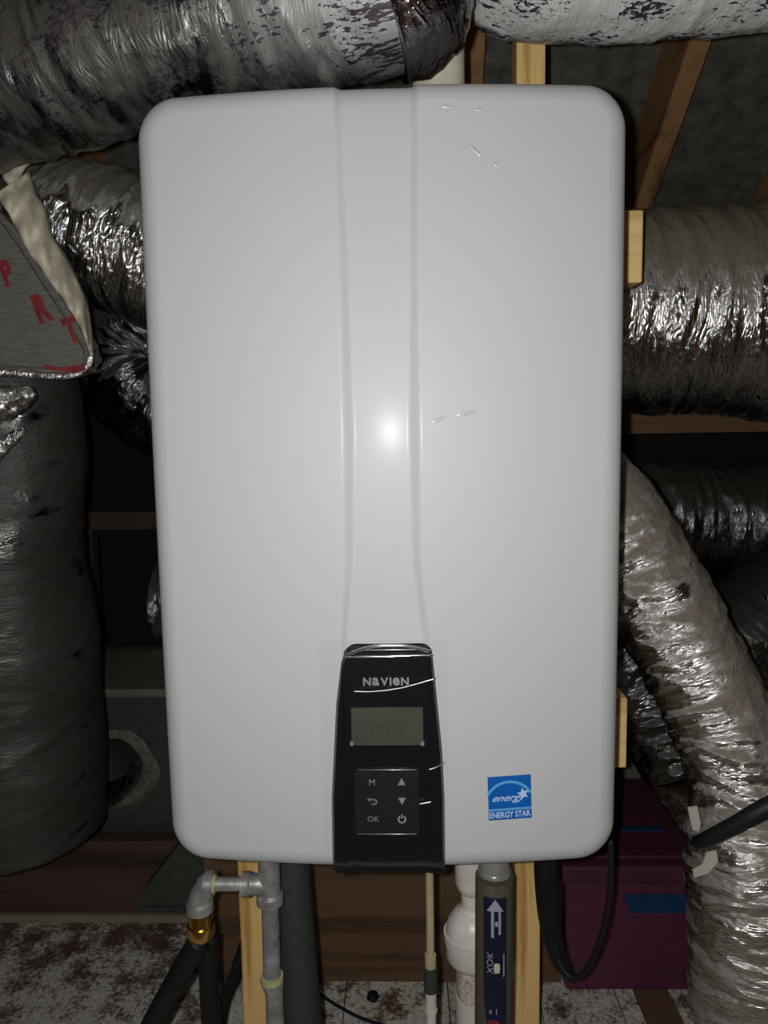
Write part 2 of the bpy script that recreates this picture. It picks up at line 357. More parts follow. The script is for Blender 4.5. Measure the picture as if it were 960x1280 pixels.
# ------------------------------------------------------------------ the setting
def struct(o, label=None): return tag(o, label, kind='structure')
fr = struct(box('floor', (0, 1.0, -.03), (5.2, 4.6, .04), M['browndark'], b=0), 'attic floor of old planks with flaking pale paint')
seams = [at_z(px, 1260, 0)[0] for px in (676, 776, 801, 846, 863)]
cuts = []; x_ = seams[0]
while x_ > -1.3: cuts.append(x_); x_ -= random.choice([.16, .185, .21])
cuts = cuts[::-1] + seams[1:]; x_ = seams[-1]
while x_ < 1.4: x_ += random.choice([.16, .185, .21]); cuts.append(x_)
for xa_, xb2 in zip(cuts[:-1], cuts[1:]):
    V, Fc = bevbox(((xa_ + xb2) / 2, .60, -.005 + random.uniform(-.0012, .0012)), (xb2 - xa_ - .0022, 1.55, .010), .0012)
    o = obj('plank', V, Fc, M['brown'] if abs(xa_ - seams[2]) < 1e-6 else M['floor'], fr, smooth=False)
# roof: rafters run away from the camera and down
dr = ray(545, 1010); dr = dr / dr[1]
YA = .80
def rafter_point(px, py, Y): return at(px, py, Y)
pA = at(846, 100, YA); slope = dr[2]
zr = lambda Y: pA[2] + slope * (Y - YA)
th_ = .14
deckz = lambda Y: zr(Y) + th_ * math.sqrt(1 + slope ** 2)
Y0, Y1 = -1.3, 1.95
ceil = prism('ceiling', [(-2.6, Y0, deckz(Y0)), (2.6, Y0, deckz(Y0)), (2.6, Y1, deckz(Y1)), (-2.6, Y1, deckz(Y1))], (0, 0, .03), M['deck'])
struct(ceil, 'dark sloping plywood roof deck with nail points')
for i, (n_, lx, x0, side) in enumerate([('wall_left', 'dark far left side of the attic', -2.6, 0), ('wall_right', 'dark far right side of the attic', 2.6, 0)]):
    struct(prism(n_, [(x0, Y0, -.05), (x0, Y1, -.05), (x0, Y1, deckz(Y1) + .03), (x0, Y0, deckz(Y0) + .03)], (.03 if x0 > 0 else -.03, 0, 0), M['dark']), lx)
struct(box('wall_back', (0, Y1 + .02, (deckz(Y1)) / 2), (5.2, .04, deckz(Y1) + .1), M['dark'], b=0), 'dark low back end of the attic')
struct(box('wall_front', (0, Y0 - .02, deckz(Y0) / 2), (5.2, .04, deckz(Y0) + .1), M['brown'], b=0), 'attic side behind the camera')
rl = {-2: 'brown rafter above the top left foil duct, seen at the left above the silver elbow', -1: 'brown sloping rafter hidden behind the heater top left of the vent pipe',
      0: 'narrow brown rafter just right of the white vent pipe', 1: 'brown sloping rafter at top right beside the heater corner', 2: 'sloping rafter at the far right edge under the roof'}
for k in (-2, 0, 1, 2):
    xc = pA[0] + .406 * (k - 1) + {0: .016, 2: -.075}.get(k, 0)
    lean = dr[0]
    P_ = lambda Y, dx, dz: (xc + dx + lean * (Y - YA), Y, zr(Y) + dz)
    hd = th_ * math.sqrt(1 + slope ** 2) - .0005
    bmv = [P_(Y0 + .01, 0, 0), P_(Y1 - .02, 0, 0), P_(Y1 - .02, 0, hd), P_(Y0 + .01, 0, hd)]
    r_ = prism('rafter', bmv, (.038, 0, 0), M['rafter'], b=.0015)
    tag(r_, rl.get(k, 'brown rafter at the far left under the roof'), 'rafter')
def on_deck(px, py):
    d = ray(px, py); # plane z = deckz(Y)
    a_ = deckz(0) ; t = (CAM[2] - a_ - slope * CAM[1]) / (slope * d[1] - d[2]); return CAM + d * t
for px, py in ((705, 70), (940, 55), (855, 210), (760, 58), (905, 120), (930, 225), (700, 92), (985, 160)):
    p = on_deck(px, py); n_ = np.array([0, slope, -1.]); n_ /= np.linalg.norm(n_); rr = .0016
    lathe('nail', [(p - n_ * .002, rr), (p + n_ * .009 + np.array([.003, 0, 0]), rr * .9), (p + n_ * .015 + np.array([.004, 0, 0]), .0002)], M['nail'], ceil, seg=8)

# ------------------------------------------------------------------ studs and mounting boards behind the heater
SY = .29
def stud(px_top, px_bot, wpx, zt, zb, label, split=None):
    pt = at(px_top, 60, SY); pb = at(px_bot, 1180, SY); x = (pt[0] + pb[0]) / 2; wm = size_at(pb, wpx)
    V, Fc = bevbox((x, SY + .019, (zt + zb) / 2), (wm, .038, zt - zb), .0025)
    return tag(obj('wall_stud', V, Fc, M['pine'], smooth=False), label, 'stud')
stud(664, 659, 32, deckz(SY + .09) - .01, .0, 'pale pine stud right of the vent pipe, running down beside the foam pipe')
pbl = at(315, 1180, SY); wl = size_at(pbl, 29)
V, Fc = bevbox((pbl[0], SY + .019, .80), (wl, .038, 1.6), .0025)
tag(obj('wall_stud', V, Fc, M['pine'], smooth=False), 'pale pine stud behind the galvanised gas tee', 'stud')
for (ya, yb, xr, yr, lab) in ((262, 353, 804, 300, 'pine mounting board behind the heater, its end out at upper right'), (873, 960, 784, 915, 'pine mounting board behind the heater, its end out at lower right')):
    a_ = at(xr, ya, SY - .039); b_ = at(xr, yb, SY - .039)
    x1 = at(xr, yr, SY - .039)[0]; x0 = -.19
    V, Fc = bevbox(((x0 + x1) / 2, SY - .0195, (a_[2] + b_[2]) / 2), (x1 - x0, .0388, a_[2] - b_[2]), .0025)
    tag(obj('mounting_board', V, Fc, M['pinex'], smooth=False), lab, 'board')

# ------------------------------------------------------------------ water heater
W, H2, RC, RE = .2115, .3475, .036, .020
def cx(px, py): return at(px, py, 0)[0]
def zz(py, px=480): return at(px, py, 0)[2] - HZ
_zk = [zz(y) for y in (100, 300, 545, 700, 760, 800)][::-1]
def band(tab):
    t = [cx(px, py) for px, py in tab][::-1]; z = [zz(py) for px, py in tab][::-1]
    return lambda Z: np.interp(Z, z, t)
L0 = band([(412, 105), (421, 300), (427, 545), (428, 700), (426, 760), (424, 810)]); L1 = band([(426, 105), (436, 300), (444, 545), (443, 700), (438, 760), (434, 810)])
R0 = band([(511, 105), (511, 300), (510, 545), (514, 700), (521, 760), (528, 810)]); R1 = band([(525, 105), (524, 300), (527, 545), (528, 700), (534, 760), (542, 810)])
def sstep(a, b, x):
    t = np.clip((x - a) / (b - a), 0, 1); return t * t * (3 - 2 * t)
def cover_y(x, z, roll=True):
    x = np.asarray(x, float); z = np.asarray(z, float)
    y = .015 * np.abs(x / .2) ** 2.0 + .004 * (z / .34) ** 2
    y = y + (.0036 + .0022 * sstep(.31, .345, z)) * sstep(L0(z), L1(z), x) * (1 - sstep(R0(z), R1(z), x)) * (1 - .4 * sstep(-.10, -.24, z))
    if roll:
        qx = np.abs(x) - (W - RC); qz = np.abs(z) - (H2 - RC)
        d = RC - (np.hypot(np.maximum(qx, 0), np.maximum(qz, 0)) + np.minimum(np.maximum(qx, qz), 0))
        t = np.clip(RE - d, 0, RE); y = y + (RE - np.sqrt(np.maximum(RE * RE - t * t, 0))) * .85
    return y
heater = thing('water_heater', (0, .13, HZ - H2 - .03), 'white wall-hung tankless water heater with black control panel', 'water heater')
def nonuni(n, e):                              # samples of [-1, 1], dense at both ends
    t = np.linspace(-1, 1, n); return np.sign(t) * (1 - (1 - np.abs(t)) ** e) if e != 1 else t
nz, nx = 260, 300
ze = 1 - np.cos(np.linspace(0, np.pi / 2, 40)); ze = ze * RC / 1.0
zi = np.linspace(-H2 + RC, H2 - RC, nz); Z = np.r_[-H2 + ze[:-1], zi, H2 - ze[:-1][::-1]]
Z = np.unique(np.round(Z, 7))
ue = (1 - np.cos(np.linspace(0, np.pi / 2, 24))) * .11; U = np.r_[-1 + ue[:-1], np.linspace(-.89, .89, nx), 1 - ue[:-1][::-1]]
hw = np.where(np.abs(Z) > H2 - RC, W - RC + np.sqrt(np.maximum(RC ** 2 - (np.abs(Z) - H2 + RC) ** 2, 0)), W)
X = U[None, :] * hw[:, None]; ZZ = Z[:, None] + 0 * X; Yc = cover_y(X, ZZ)
V = np.stack([X, Yc, ZZ + HZ], -1).reshape(-1, 3); nr, nc = X.shape
ii, jj = np.meshgrid(np.arange(nr - 1), np.arange(nc - 1), indexing='ij')
Fc = np.stack([ii * nc + jj, ii * nc + jj + 1, (ii + 1) * nc + jj + 1, (ii + 1) * nc + jj], -1).reshape(-1, 4).tolist()
loop = [j for j in range(nc)] + [i * nc + nc - 1 for i in range(1, nr)] + [(nr - 1) * nc + j for j in range(nc - 2, -1, -1)] + [i * nc for i in range(nr - 2, 0, -1)]
sk = V[loop].copy(); sk[:, 1] = .115; base = len(V); V = np.vstack([V, sk]); m_ = len(loop)
for i in range(m_): Fc.append([loop[(i + 1) % m_], loop[i], base + i, base + (i + 1) % m_])
obj('front_cover', V, Fc, M['white'], heater)
box('case', (0, .182, HZ + .0), (.412, .138, .685), M['case'], heater, b=.006)
box('base_plate', (0, .15, HZ - H2 - .003), (.36, .17, .012), M['case'], heater, b=.003)
# control panel: own surface that follows the cover and wraps its bottom edge
pl = band([(432, 806), (425, 830), (419, 880), (416, 940), (413, 1000), (414, 1084)]); pr = band([(540, 806), (543, 830), (548, 880), (554, 940), (557, 1000), (558, 1084)])
pl0, pr0 = [b for b in (pl, pr)]
zt = zz(806); zb = -H2 - .004
nu, nv = 90, 140
vv = np.r_[np.linspace(0, .06, 20), np.linspace(.065, .93, nv), np.linspace(.935, 1, 22)]
Zp = zt + (zb - zt) * vv; rcn = .009
cut = np.maximum(0, rcn - (zt - Zp)); ins = rcn - np.sqrt(np.maximum(rcn ** 2 - cut ** 2, 0))
xl = pl(Zp) + ins; xr = pr(Zp) - ins
u_ = .5 - .5 * np.cos(np.linspace(0, np.pi, nu)); Xp = xl[:, None] + (xr - xl)[:, None] * u_[None, :]; Zg = Zp[:, None] + 0 * Xp
dd = np.minimum(np.minimum(Xp - pl(Zg), pr(Zg) - Xp), np.minimum(zt - Zg, Zg - zb + .02)); dd = np.clip(dd, 0, 1)
def panel_y(x, z):
    zc = np.maximum(z, -H2 + .0018)
    return cover_y(x, zc) - .0045
Yp = panel_y(Xp, Zg)
# flatten across the channel inside the panel
Ymid = .015 * (Xp / .2) ** 2 + .004 * (Zg / .34) ** 2 - .003
Yp = np.where(Zg > -.30, np.minimum(Yp, Ymid), Yp)
Yp = Yp + .005 * (1 - sstep(0, .004, dd)) - .002 * sstep(.01, .03, zt - Zg) * 0
Vp = np.stack([Xp, Yp, Zg + HZ], -1).reshape(-1, 3); nr, nc = Xp.shape
ii, jj = np.meshgrid(np.arange(nr - 1), np.arange(nc - 1), indexing='ij')
Fp = np.stack([(ii + 1) * nc + jj, (ii + 1) * nc + jj + 1, ii * nc + jj + 1, ii * nc + jj], -1).reshape(-1, 4).tolist()
loop = [j for j in range(nc)] + [i * nc + nc - 1 for i in range(1, nr)] + [(nr - 1) * nc + j for j in range(nc - 2, -1, -1)] + [i * nc for i in range(nr - 2, 0, -1)]
sk = Vp[loop].copy(); sk[:, 1] += .010; base = len(Vp); Vp = np.vstack([Vp, sk]); m_ = len(loop)
for i in range(m_): Fp.append([loop[i], loop[(i + 1) % m_], base + (i + 1) % m_, base + i])
panel = obj('control_panel', Vp, Fp, M['black'], heater); panel['label'] = 'glossy black control panel with grey display and keypad'
def py_at(px, py): p = at(px, py, 0); return p
def face_y(x, z):                              # front surface of the panel at heater coordinates
    return .015 * (x / .2) ** 2 + .004 * (z / .34) ** 2 - .003
def wrap(V2, Fc, px, py, name, mat, parent, sx, off=.0008, yfun=None, rot=0, thick=0):
    """V2: flat glyph points in units of height; placed at the pixel, scaled to sx pixels per unit"""
    c = at(px, py, 0); s = size_at(c, sx); V2 = np.asarray(V2, float)
    cr, sr = math.cos(rot), math.sin(rot)
    x = c[0] + s * (V2[:, 0] * cr - V2[:, 1] * sr); z = c[2] + s * (V2[:, 0] * sr + V2[:, 1] * cr)
    yf = yfun or face_y; y = yf(x, z - HZ) - off
    return obj(name, np.stack([x, y, z], 1), Fc, mat, parent, smooth=False)
cover_face = lambda x, z: cover_y(x, z)
def slab(px0, py0, px1, py1, name, mat, parent, off, yfun=None, n=8, rot=0, th=.0012):
    a_ = at(px0, py0, 0); b_ = at(px1, py1, 0); yf = yfun or face_y
    xs = np.linspace(a_[0], b_[0], n); zs = np.linspace(b_[2], a_[2], n); c = ((a_[0] + b_[0]) / 2, (a_[2] + b_[2]) / 2)
    G = []
    for lay, o_ in ((0, off), (1, off - th)):
        for z in zs:
            for x in xs:
                dx, dz = x - c[0], z - c[1]; x2 = c[0] + dx * math.cos(rot) - dz * math.sin(rot); z2 = c[1] + dx * math.sin(rot) + dz * math.cos(rot)
                G.append((x2, float(yf(x2, z2 - HZ)) - o_, z2))
    Fc = []
    for i in range(n - 1):
        for j in range(n - 1):
            Fc.append([i * n + j, i * n + j + 1, (i + 1) * n + j + 1, (i + 1) * n + j])
    ring = [j for j in range(n)] + [i * n + n - 1 for i in range(1, n)] + [(n - 1) * n + j for j in range(n - 2, -1, -1)] + [i * n for i in range(n - 2, 0, -1)]
    for i in range(len(ring)):
        a0, b0 = ring[i], ring[(i + 1) % len(ring)]; Fc.append([b0, a0, a0 + n * n, b0 + n * n])
    return obj(name, G, Fc, mat, parent, smooth=False)
slab(439, 884, 529, 930, 'display_screen', M['lcd'], panel, .0012)
V2, F2 = text_geo('125°F', 1.0, spacing=1.15); wrap(V2, F2, 484, 911, 'display_digits', M['lcdtext'], panel, 17, .0016)
for px in (440, 528):
    slab(px - 2.2, 926, px + 2.2, 930.5, 'screen_clip', M['silver'], panel, .0022, n=3)
# brand lettering (narrow squared capitals with lower-case forms, as on the panel)
gl_, xo = [], 0.0
for ch, wd_ in (('N', .86), ('a', .76), ('V', .86), ('I', .20), ('e', .76), ('N', .86)):
    V2, F2 = text_geo(ch, 1.0, bold=.035); V2 = V2[:, :2] - V2[:, :2].min(0); V2 = V2 / V2.max(0) * [wd_, 1.0] + [xo, -.5]; gl_.append((V2, F2)); xo += wd_ + .14
tot = xo - .14
VB = np.vstack([v for v, f in gl_]) - [tot / 2, 0]; FB = []; o_ = 0
for v, f in gl_: FB += [[q + o_ for q in ff] for ff in f]; o_ += len(v)
wrap(VB * [57 / tot / 10.5, 1.0], FB, 482.5, 850.5, 'brand_lettering', M['print'], panel, 10.5, .0010)
slab(443, 961, 524, 1043, 'keypad', M['keypad'], panel, .0012)
tube('keypad_edge', [at(x, 961, 0) + [0, float(face_y(at(x, 961, 0)[0], at(x, 961, 0)[2] - HZ)) - .0012, 0] for x in (444, 465, 485, 505, 523)], .0008, M['black'], panel, 8)
tube('keypad_edge', [at(x, 1042, 0) + [0, float(face_y(at(x, 1042, 0)[0], at(x, 1042, 0)[2] - HZ)) - .0012, 0] for x in (444, 465, 485, 505, 523)], .0008, M['black'], panel, 8)
for s_, px, py, sz in (('M', 465, 977, 11), ('OK', 466.5, 1023, 10)):
    V2, F2 = text_geo(s_, 1.0, bold=0, spacing=1.0); wrap(V2, F2, px, py, 'button_symbol', M['print'], panel, sz, .0016)
tri = np.array([(-.5, -.45), (.5, -.45), (0, .55)])
wrap(tri, [[0, 1, 2]], 502, 976, 'button_symbol', M['print'], panel, 9.5, .0016)
wrap(tri * [1, -1], [[2, 1, 0]], 502.5, 1000, 'button_symbol', M['print'], panel, 9.5, .0016)
def ringgeo(r0, r1, a0, a1, n=20):
    V_ = []; F_ = []
    for i in range(n + 1):
        a = a0 + (a1 - a0) * i / n; V_ += [(r0 * math.cos(a), r0 * math.sin(a)), (r1 * math.cos(a), r1 * math.sin(a))]
        if i: F_.append([2 * i - 2, 2 * i - 1, 2 * i + 1, 2 * i])
    return np.array(V_), F_
V2, F2 = ringgeo(.30, .50, math.radians(120), math.radians(420)); V3 = np.vstack([V2, [(-.08, .1), (.08, .1), (.08, .6), (-.08, .6)]]); n_ = len(V2)
wrap(V3, F2 + [[n_, n_ + 1, n_ + 2, n_ + 3]], 502.5, 1023, 'button_symbol', M['print'], panel, 11, .0016)
V2, F2 = ringgeo(.16, .34, -math.pi / 2, math.pi / 2, 10); V2 = V2 + [.15, -.1]; n_ = len(V2)
V3 = np.vstack([V2, [(-.35, .06), (.15, .06), (.15, .24), (-.35, .24)], [(-.30, -.10), (-.30, .40), (-.62, .15)], [(-.12, -.44), (.15, -.44), (.15, -.26), (-.12, -.26)]])
wrap(V3, F2 + [[n_, n_ + 1, n_ + 2, n_ + 3], [n_ + 4, n_ + 5, n_ + 6], [n_ + 7, n_ + 8, n_ + 9, n_ + 10]], 466, 1000, 'button_symbol', M['printdim'], panel, 12, .0016)
# bottom lip under the panel
box('bottom_lip', (cx(487, 1084), .052, HZ - H2 - .004), (.105, .07, .007), M['black'], heater, b=.002)
# clear film over the panel and its creases
xs = np.linspace(cx(402, 900), cx(559, 900), 40); zs = np.linspace(zz(1066), zz(797), 60)
G = [(x, min(float(cover_y(x, z)) - .0005, float(face_y(x, z)) - .0030) - .0012 - .0006 * float(vn(np.array(x * 60 + 50), np.array(z * 30 + 50))), z + HZ) for z in zs for x in xs]
Fg = [[i * 40 + j, i * 40 + j + 1, (i + 1) * 40 + j + 1, (i + 1) * 40 + j] for i in range(59) for j in range(39)]
fm = obj('protective_film', G, Fg, M['film'], heater); fm['label'] = 'clear protective film stuck over the control panel'
def crease(pts, r, mat='crease', off=.0045, par=None, yf=None, name='film_crease'):
    P = []
    for px, py in pts:
        p = at(px, py, 0); yy = float((yf or face_y)(p[0], p[2] - HZ)); P.append((p[0], yy - off, p[2]))
    return tube(name, P, r, M[mat], par or heater, 8, 6)
crease([(441, 861), (460, 861.5), (480, 860), (500, 857), (520, 852), (545, 845)], .0007, par=fm)
crease([(535, 959), (545, 956), (556, 950)], .0009, par=fm)
crease([(435, 817), (448, 811), (465, 806), (485, 804.5), (505, 805), (522, 808), (538, 812)], .0014, 'chrome', off=.0035, name='film_fold', par=fm)
crease([(432, 819), (460, 818.5), (490, 818), (520, 817), (541, 817)], .0010, 'chrome', off=.0035, name='film_fold', par=fm)
crease([(524, 1002), (529, 1001), (540, 999)], .0007, par=fm)
cf = lambda x, z: float(cover_y(x, z))
for pts in ([(532, 531), (542, 527), (552, 523), (562, 518)], [(566, 521), (578, 518), (590, 515), (606, 512)],
            [(546, 131), (560, 130), (575, 131)], [(585, 132), (600, 133), (612, 134)], [(578, 172), (590, 181), (600, 190), (610, 196)], [(614, 197), (620, 202), (628, 210)]):
    crease(pts, np.r_[.0012, np.full(len(pts) - 2, .0022), .0012] if len(pts) > 2 else .002, 'glint', off=-.0017, yf=cf, name='glint_ridge')  # glossy ridges added so the flash draws bright streaks on the cover
# energy label
lab = slab(611, 974, 666, 1029, 'energy_label', M['blue'], heater, .0006, yfun=cf, rot=.03, th=.0006); lab['label'] = 'square blue efficiency label'
lx, ly = 638.5, 1001.5
def L_(V2, F2, dx, dy, nm, mt, s, off=.0009): return wrap(V2, F2, lx + dx, ly + dy, nm, M[mt], lab, s, off, yfun=cover_face, rot=.03)
V2, F2 = ringgeo(29, 32.5, math.radians(28), math.radians(152), 24); L_(V2 / 10, F2, -.5, 9, 'label_arc', 'lightblue', 10)
V2, F2 = text_geo('energy', 1.0, shear=.6, bold=.012); V2[:, 0] *= 1.15; L_(V2, F2, -3.5, 0, 'label_script', 'labelwhite', 13)
st = []; 
for i in range(10):
    a = math.pi / 2 + i * math.pi / 5 + .2; r = 1 if i % 2 == 0 else .45; st.append((r * math.cos(a), r * math.sin(a)))
L_(np.array(st + [(0, 0)]), [[i, (i + 1) % 10, 10] for i in range(10)], 17, -5, 'label_star', 'labelwhite', 8, .0010)
V2 = np.array([(-27.5, -1.6), (27.5, -1.6), (27.5, 1.6), (-27.5, 1.6)]) / 10.; L_(V2, [[0, 1, 2, 3]], 0, 14.5, 'label_band', 'lightblue', 10)
V2, F2 = text_geo('ENERGY STAR', 1.0, bold=.025); V2[:, 0] *= 52 / 11. / (V2[:, 0].max() - V2[:, 0].min()); L_(V2, F2, 0, 21.5, 'label_lettering', 'labelwhite', 11)

# ------------------------------------------------------------------ pipes
def pipe_px(name, a_, b_, Y, rpx, mat, parent, Yb=None):
    p = at(a_[0], a_[1], Y); q = at(b_[0], b_[1], Yb if Yb is not None else Y); r = size_at((p + q) / 2, rpx)
    return lathe(name, [(p, r), (q, r)], mat, parent)
vp = at(548, 98, .19); vr = size_at(vp, 32.5)
vent = thing('vent_pipe', (vp[0], .19, HZ + H2), 'cream white plastic vent pipe rising from the heater top', 'pipe')
lathe('pipe', [((vp[0], .19, HZ + .340), vr), ((vp[0], .19, deckz(.19) - .02), vr)], M['vent'], vent, 48)
lathe('socket', [((vp[0], .19, HZ + .3435), vr + .007), ((vp[0], .19, HZ + .352), vr + .007)], M['case'], vent, 48)

# gas line
GY = .12
gas = thing('gas_pipe', at(330, 1280, GY), 'galvanised gas pipe and tee dropping from the heater bottom left', 'pipe')
def G_(px, py, Y=GY): return at(px, py, Y)
r1 = size_at(G_(337, 1108), 12.0)
xg = G_(337, 1108)[0]; zc_ = G_(337, 1105)[2]
v3 = lambda z, x=xg, y=GY: np.array([x, y, z])
ztop = HZ - H2 - .008
lathe('nipple', [(v3(ztop), r1 * .9), (v3(zc_ + r1 * 1.2), r1 * .9)], M['galv'], gas)
zl = zc_ - size_at(v3(zc_), 24)
lathe('tee', [(v3(ztop - .004), r1 * 1.05), (v3(ztop - .004), r1 * 1.3), (v3(ztop - .014), r1 * 1.3), (v3(ztop - .016), r1 * 1.12), (v3(zl + .012), r1 * 1.12), (v3(zl + .009), r1 * 1.42), (v3(zl), r1 * 1.42), (v3(zl), r1 * .9)], M['galv'], gas)
xb = G_(303, 1104)[0]; h_ = lambda x: np.array([x, GY, zc_])
lathe('tee_branch', [(h_(xg), r1 * 1.0), (h_(xb + .010), r1 * 1.05), (h_(xb + .008), r1 * 1.25), (h_(xb), r1 * 1.25), (h_(xb), r1 * .8)], M['galv'], gas)
xe = G_(266, 1104)[0]
lathe('nipple', [(h_(xb + .004), r1 * .72), (h_(xe - .002), r1 * .72)], M['galv'], gas)
lathe('sealant_ring', [(h_(xe + .0035), r1 * .9), (h_(xe + .0005), r1 * 1.0)], M['sealant'], gas)
xv = G_(250, 1135)[0]; ze_ = G_(250, 1138)[2]
el = [np.array([xe, GY, zc_]), np.array([xe - .006, GY, zc_]), np.array([xv + .006, GY, zc_ - .005]), np.array([xv, GY, zc_ - .016]), np.array([xv, GY, ze_])]
tube('elbow', el, r1 * 1.12, M['galv'], gas, 28, 8)
lathe('elbow_collar', [(h_(xe + .001), r1 * 1.0), (h_(xe + .001), r1 * 1.38), (h_(xe - .008), r1 * 1.38), (h_(xe - .0085), r1 * 1.0)], M['galv'], gas)
v4 = lambda z: np.array([xv, GY, z])
lathe('elbow_collar', [(v4(ze_ + .010), r1 * 1.0), (v4(ze_ + .009), r1 * 1.38), (v4(ze_), r1 * 1.40), (v4(ze_), r1 * .9)], M['galv'], gas)
zb_ = G_(250, 1172)[2]
bf = lathe('brass_fitting', [(v4(ze_ + .002), r1 * 1.20), (v4(ze_ - .006), r1 * 1.24), (v4((ze_ + zb_) / 2), r1 * 1.24), (v4((ze_ + zb_) / 2), r1 * 1.40), (v4(zb_ + .004), r1 * 1.40), (v4(zb_), r1 * 1.15)], M['brass'], gas, 6 * 4)
bf['label'] = 'brass coupling below the elbow'
zj = G_(340, 1222)[2]
p0 = v3(zl + .002); p1 = at(340, 1222, GY)
lathe('lower_pipe', [(p0, r1 * .92), (p1, r1 * .92)], M['galv'], gas)
lathe('sealant_ring', [(p1 + [0, 0, .003], r1 * 1.2), (p1 + [0, 0, -.003], r1 * 1.25)], M['sealant'], gas)
p2 = p1 + np.array([.002, 0, -.014]); p3 = at(346, 1330, GY)
lathe('coupling', [(p1 + [0, 0, -.003], r1 * 1.22), (p2, r1 * 1.05)], M['galv'], gas)
pf = np.array([p3[0] + .004, GY, .0])
lathe('drop_pipe', [(p2 + [0, 0, .002], r1 * .92), (pf, r1 * .92)], M['galv'], gas)

def floorend(x, y): return np.array([x, y, .008])
h1 = tube('gas_hose', [G_(249, 1176), G_(240, 1191), G_(215, 1235), G_(186, 1290, .11), G_(160, 1350, .10), floorend(G_(150, 1350)[0], .09)], [.0125] * 6, M['rubber'])
tag(h1, 'thick black rubber hose slanting down left from the brass coupling', 'hose')
h2 = tube('gas_hose', [G_(261, 1171, .153), G_(260, 1190, .153), G_(262, 1240, .153), G_(266, 1300, .153), floorend(G_(268, 1300)[0], .15)], .0115, M['rubber'])
tag(h2, 'black rubber hose hanging straight down behind the brass coupling', 'hose')
h3 = tube('cable', [at(318, 1110, .35), at(312, 1160, .35), at(294, 1215, .35), at(276, 1275, .35), floorend(at(268, 1275, .35)[0], .35)], .008, M['rubber'])
tag(h3, 'black cable slanting out from behind the left pine stud', 'cable')
ip = thing('insulated_pipe', at(385, 1280, .17), 'dark foam-wrapped water pipe right of the galvanised gas pipe', 'pipe')
pa, pb = at(360, 1070, .20), at(378, 1285, .17); pb2 = pb + (pb - pa) * (pb[2] / (pa[2] - pb[2]))
pa[2] = HZ - H2 - .006
lathe('foam_sleeve', [(pa + [0, 0, -.004], size_at(pa, 21)), (pb, size_at(pb, 25)), (pb2, size_at(pb, 25))], M['foam'], ip)
lathe('pipe_end', [(pa + [0, 0, .002], .011), (pa + [0, 0, -.01], .011)], M['galv'], ip)

tp = thing('relief_tube', at(537, 1280, .13), 'thin cream plastic tube hanging under the heater centre', 'pipe')
q = lambda py, px=537: at(px, py, .13)
xq = q(1100)[0]; xq2 = q(1270)[0]
def qz(py): p = q(py); return np.array([xq, .13, p[2]])
s1 = size_at(q(1190), 1)
lathe('tube', [(np.array([xq, .13, HZ - H2 - .007]), s1 * 5), (qz(1197), s1 * 5)], M['cream'], tp, 20)
lathe('coupling', [(qz(1193), s1 * 7.2), (qz(1208), s1 * 7.2)], M['cream'], tp, 20)
lathe('dark_union', [(qz(1208), s1 * 8.5), (qz(1238), s1 * 8.5)], M['foam'], tp, 20)
lathe('lower_tube', [(qz(1238), s1 * 7), (qz(1261), s1 * 7), (qz(1261), s1 * 8), (qz(1264), s1 * 8), (qz(1264), s1 * 6.5), (np.array([xq, .13, 0.0]), s1 * 6.5)], M['pvc'], tp, 20)

tr = thing('condensate_trap', at(590, 1280, .14), 'white plastic condensate trap left of the labelled foam pipe', 'pipe')
xt = at(591, 1150, .14)[0]; s1 = size_at(at(590, 1160, .14), 1)
def tz(py): return np.array([xt, .14, at(591, py, .14)[2]])
lathe('inlet', [(np.array([xt, .14, HZ - H2 - .008]), s1 * 22), (tz(1100), s1 * 22), (tz(1108), s1 * 20), (tz(1114), s1 * 15), (tz(1117), s1 * 9)], M['pvc'], tr)
lathe('neck', [(tz(1114), s1 * 15), (tz(1132), s1 * 14), (tz(1136), s1 * 18)], M['pvc'], tr)
lathe('trap_body', [(tz(1134), s1 * 14), (tz(1138), s1 * 22), (tz(1150), s1 * 31), (tz(1164), s1 * 34), (tz(1164), s1 * 36.5), (tz(1172), s1 * 36.5), (tz(1172), s1 * 34.5), (tz(1192), s1 * 34.5), (tz(1200), s1 * 29), (tz(1204), s1 * 22)], M['pvc'], tr, 40)
lathe('printed_pipe', [(tz(1203), s1 * 21), (tz(1243), s1 * 21)], M['pvcdirty'], tr)
lathe('drain_pipe', [(tz(1243), s1 * 22), (np.array([xt, .14, 0.0]), s1 * 22)], M['pvc'], tr)

fp = thing('labelled_pipe', at(618, 1280, .10), 'olive foam-wrapped pipe with navy arrow label beside the right stud', 'pipe')
s1 = size_at(at(618, 1160, .09), 1); xf = at(618, 1150, .09)[0]; FY = .09
def fz(py, px=618): return np.array([xf, FY, at(px, py, FY)[2]])
lathe('foam_sleeve', [(fz(1094), s1 * 21), (fz(1094), s1 * 23.5), (np.array([xf - .004, FY, 0.0]), s1 * 23.5)], M['foam2'], fp, 48)
lathe('steel_union', [(np.array([xf, FY, HZ - H2 - .008]), s1 * 18), (fz(1086), s1 * 19), (fz(1086), s1 * 20.5), (fz(1090), s1 * 20.5), (fz(1090), s1 * 12), (fz(1096), s1 * 12)], M['silver'], fp, 40)
def cyl_patch(name, V2, F2, mat, parent, off):
    """V2 in pixels from the pipe's axis (x) and frame height (y) -> wrapped on the foam sleeve"""
    rr = s1 * 23.5 + off; out = []
    for x, y in V2:
        a = max(-1.35, min(1.35, x * s1 / rr)); z = fz(y)[2]; out.append((xf + rr * math.sin(a), FY - rr * math.cos(a), z))
    return obj(name, out, F2, mat, parent, smooth=True)
gx = np.linspace(-17, 13, 9); gy = np.linspace(1262, 1108, 20)
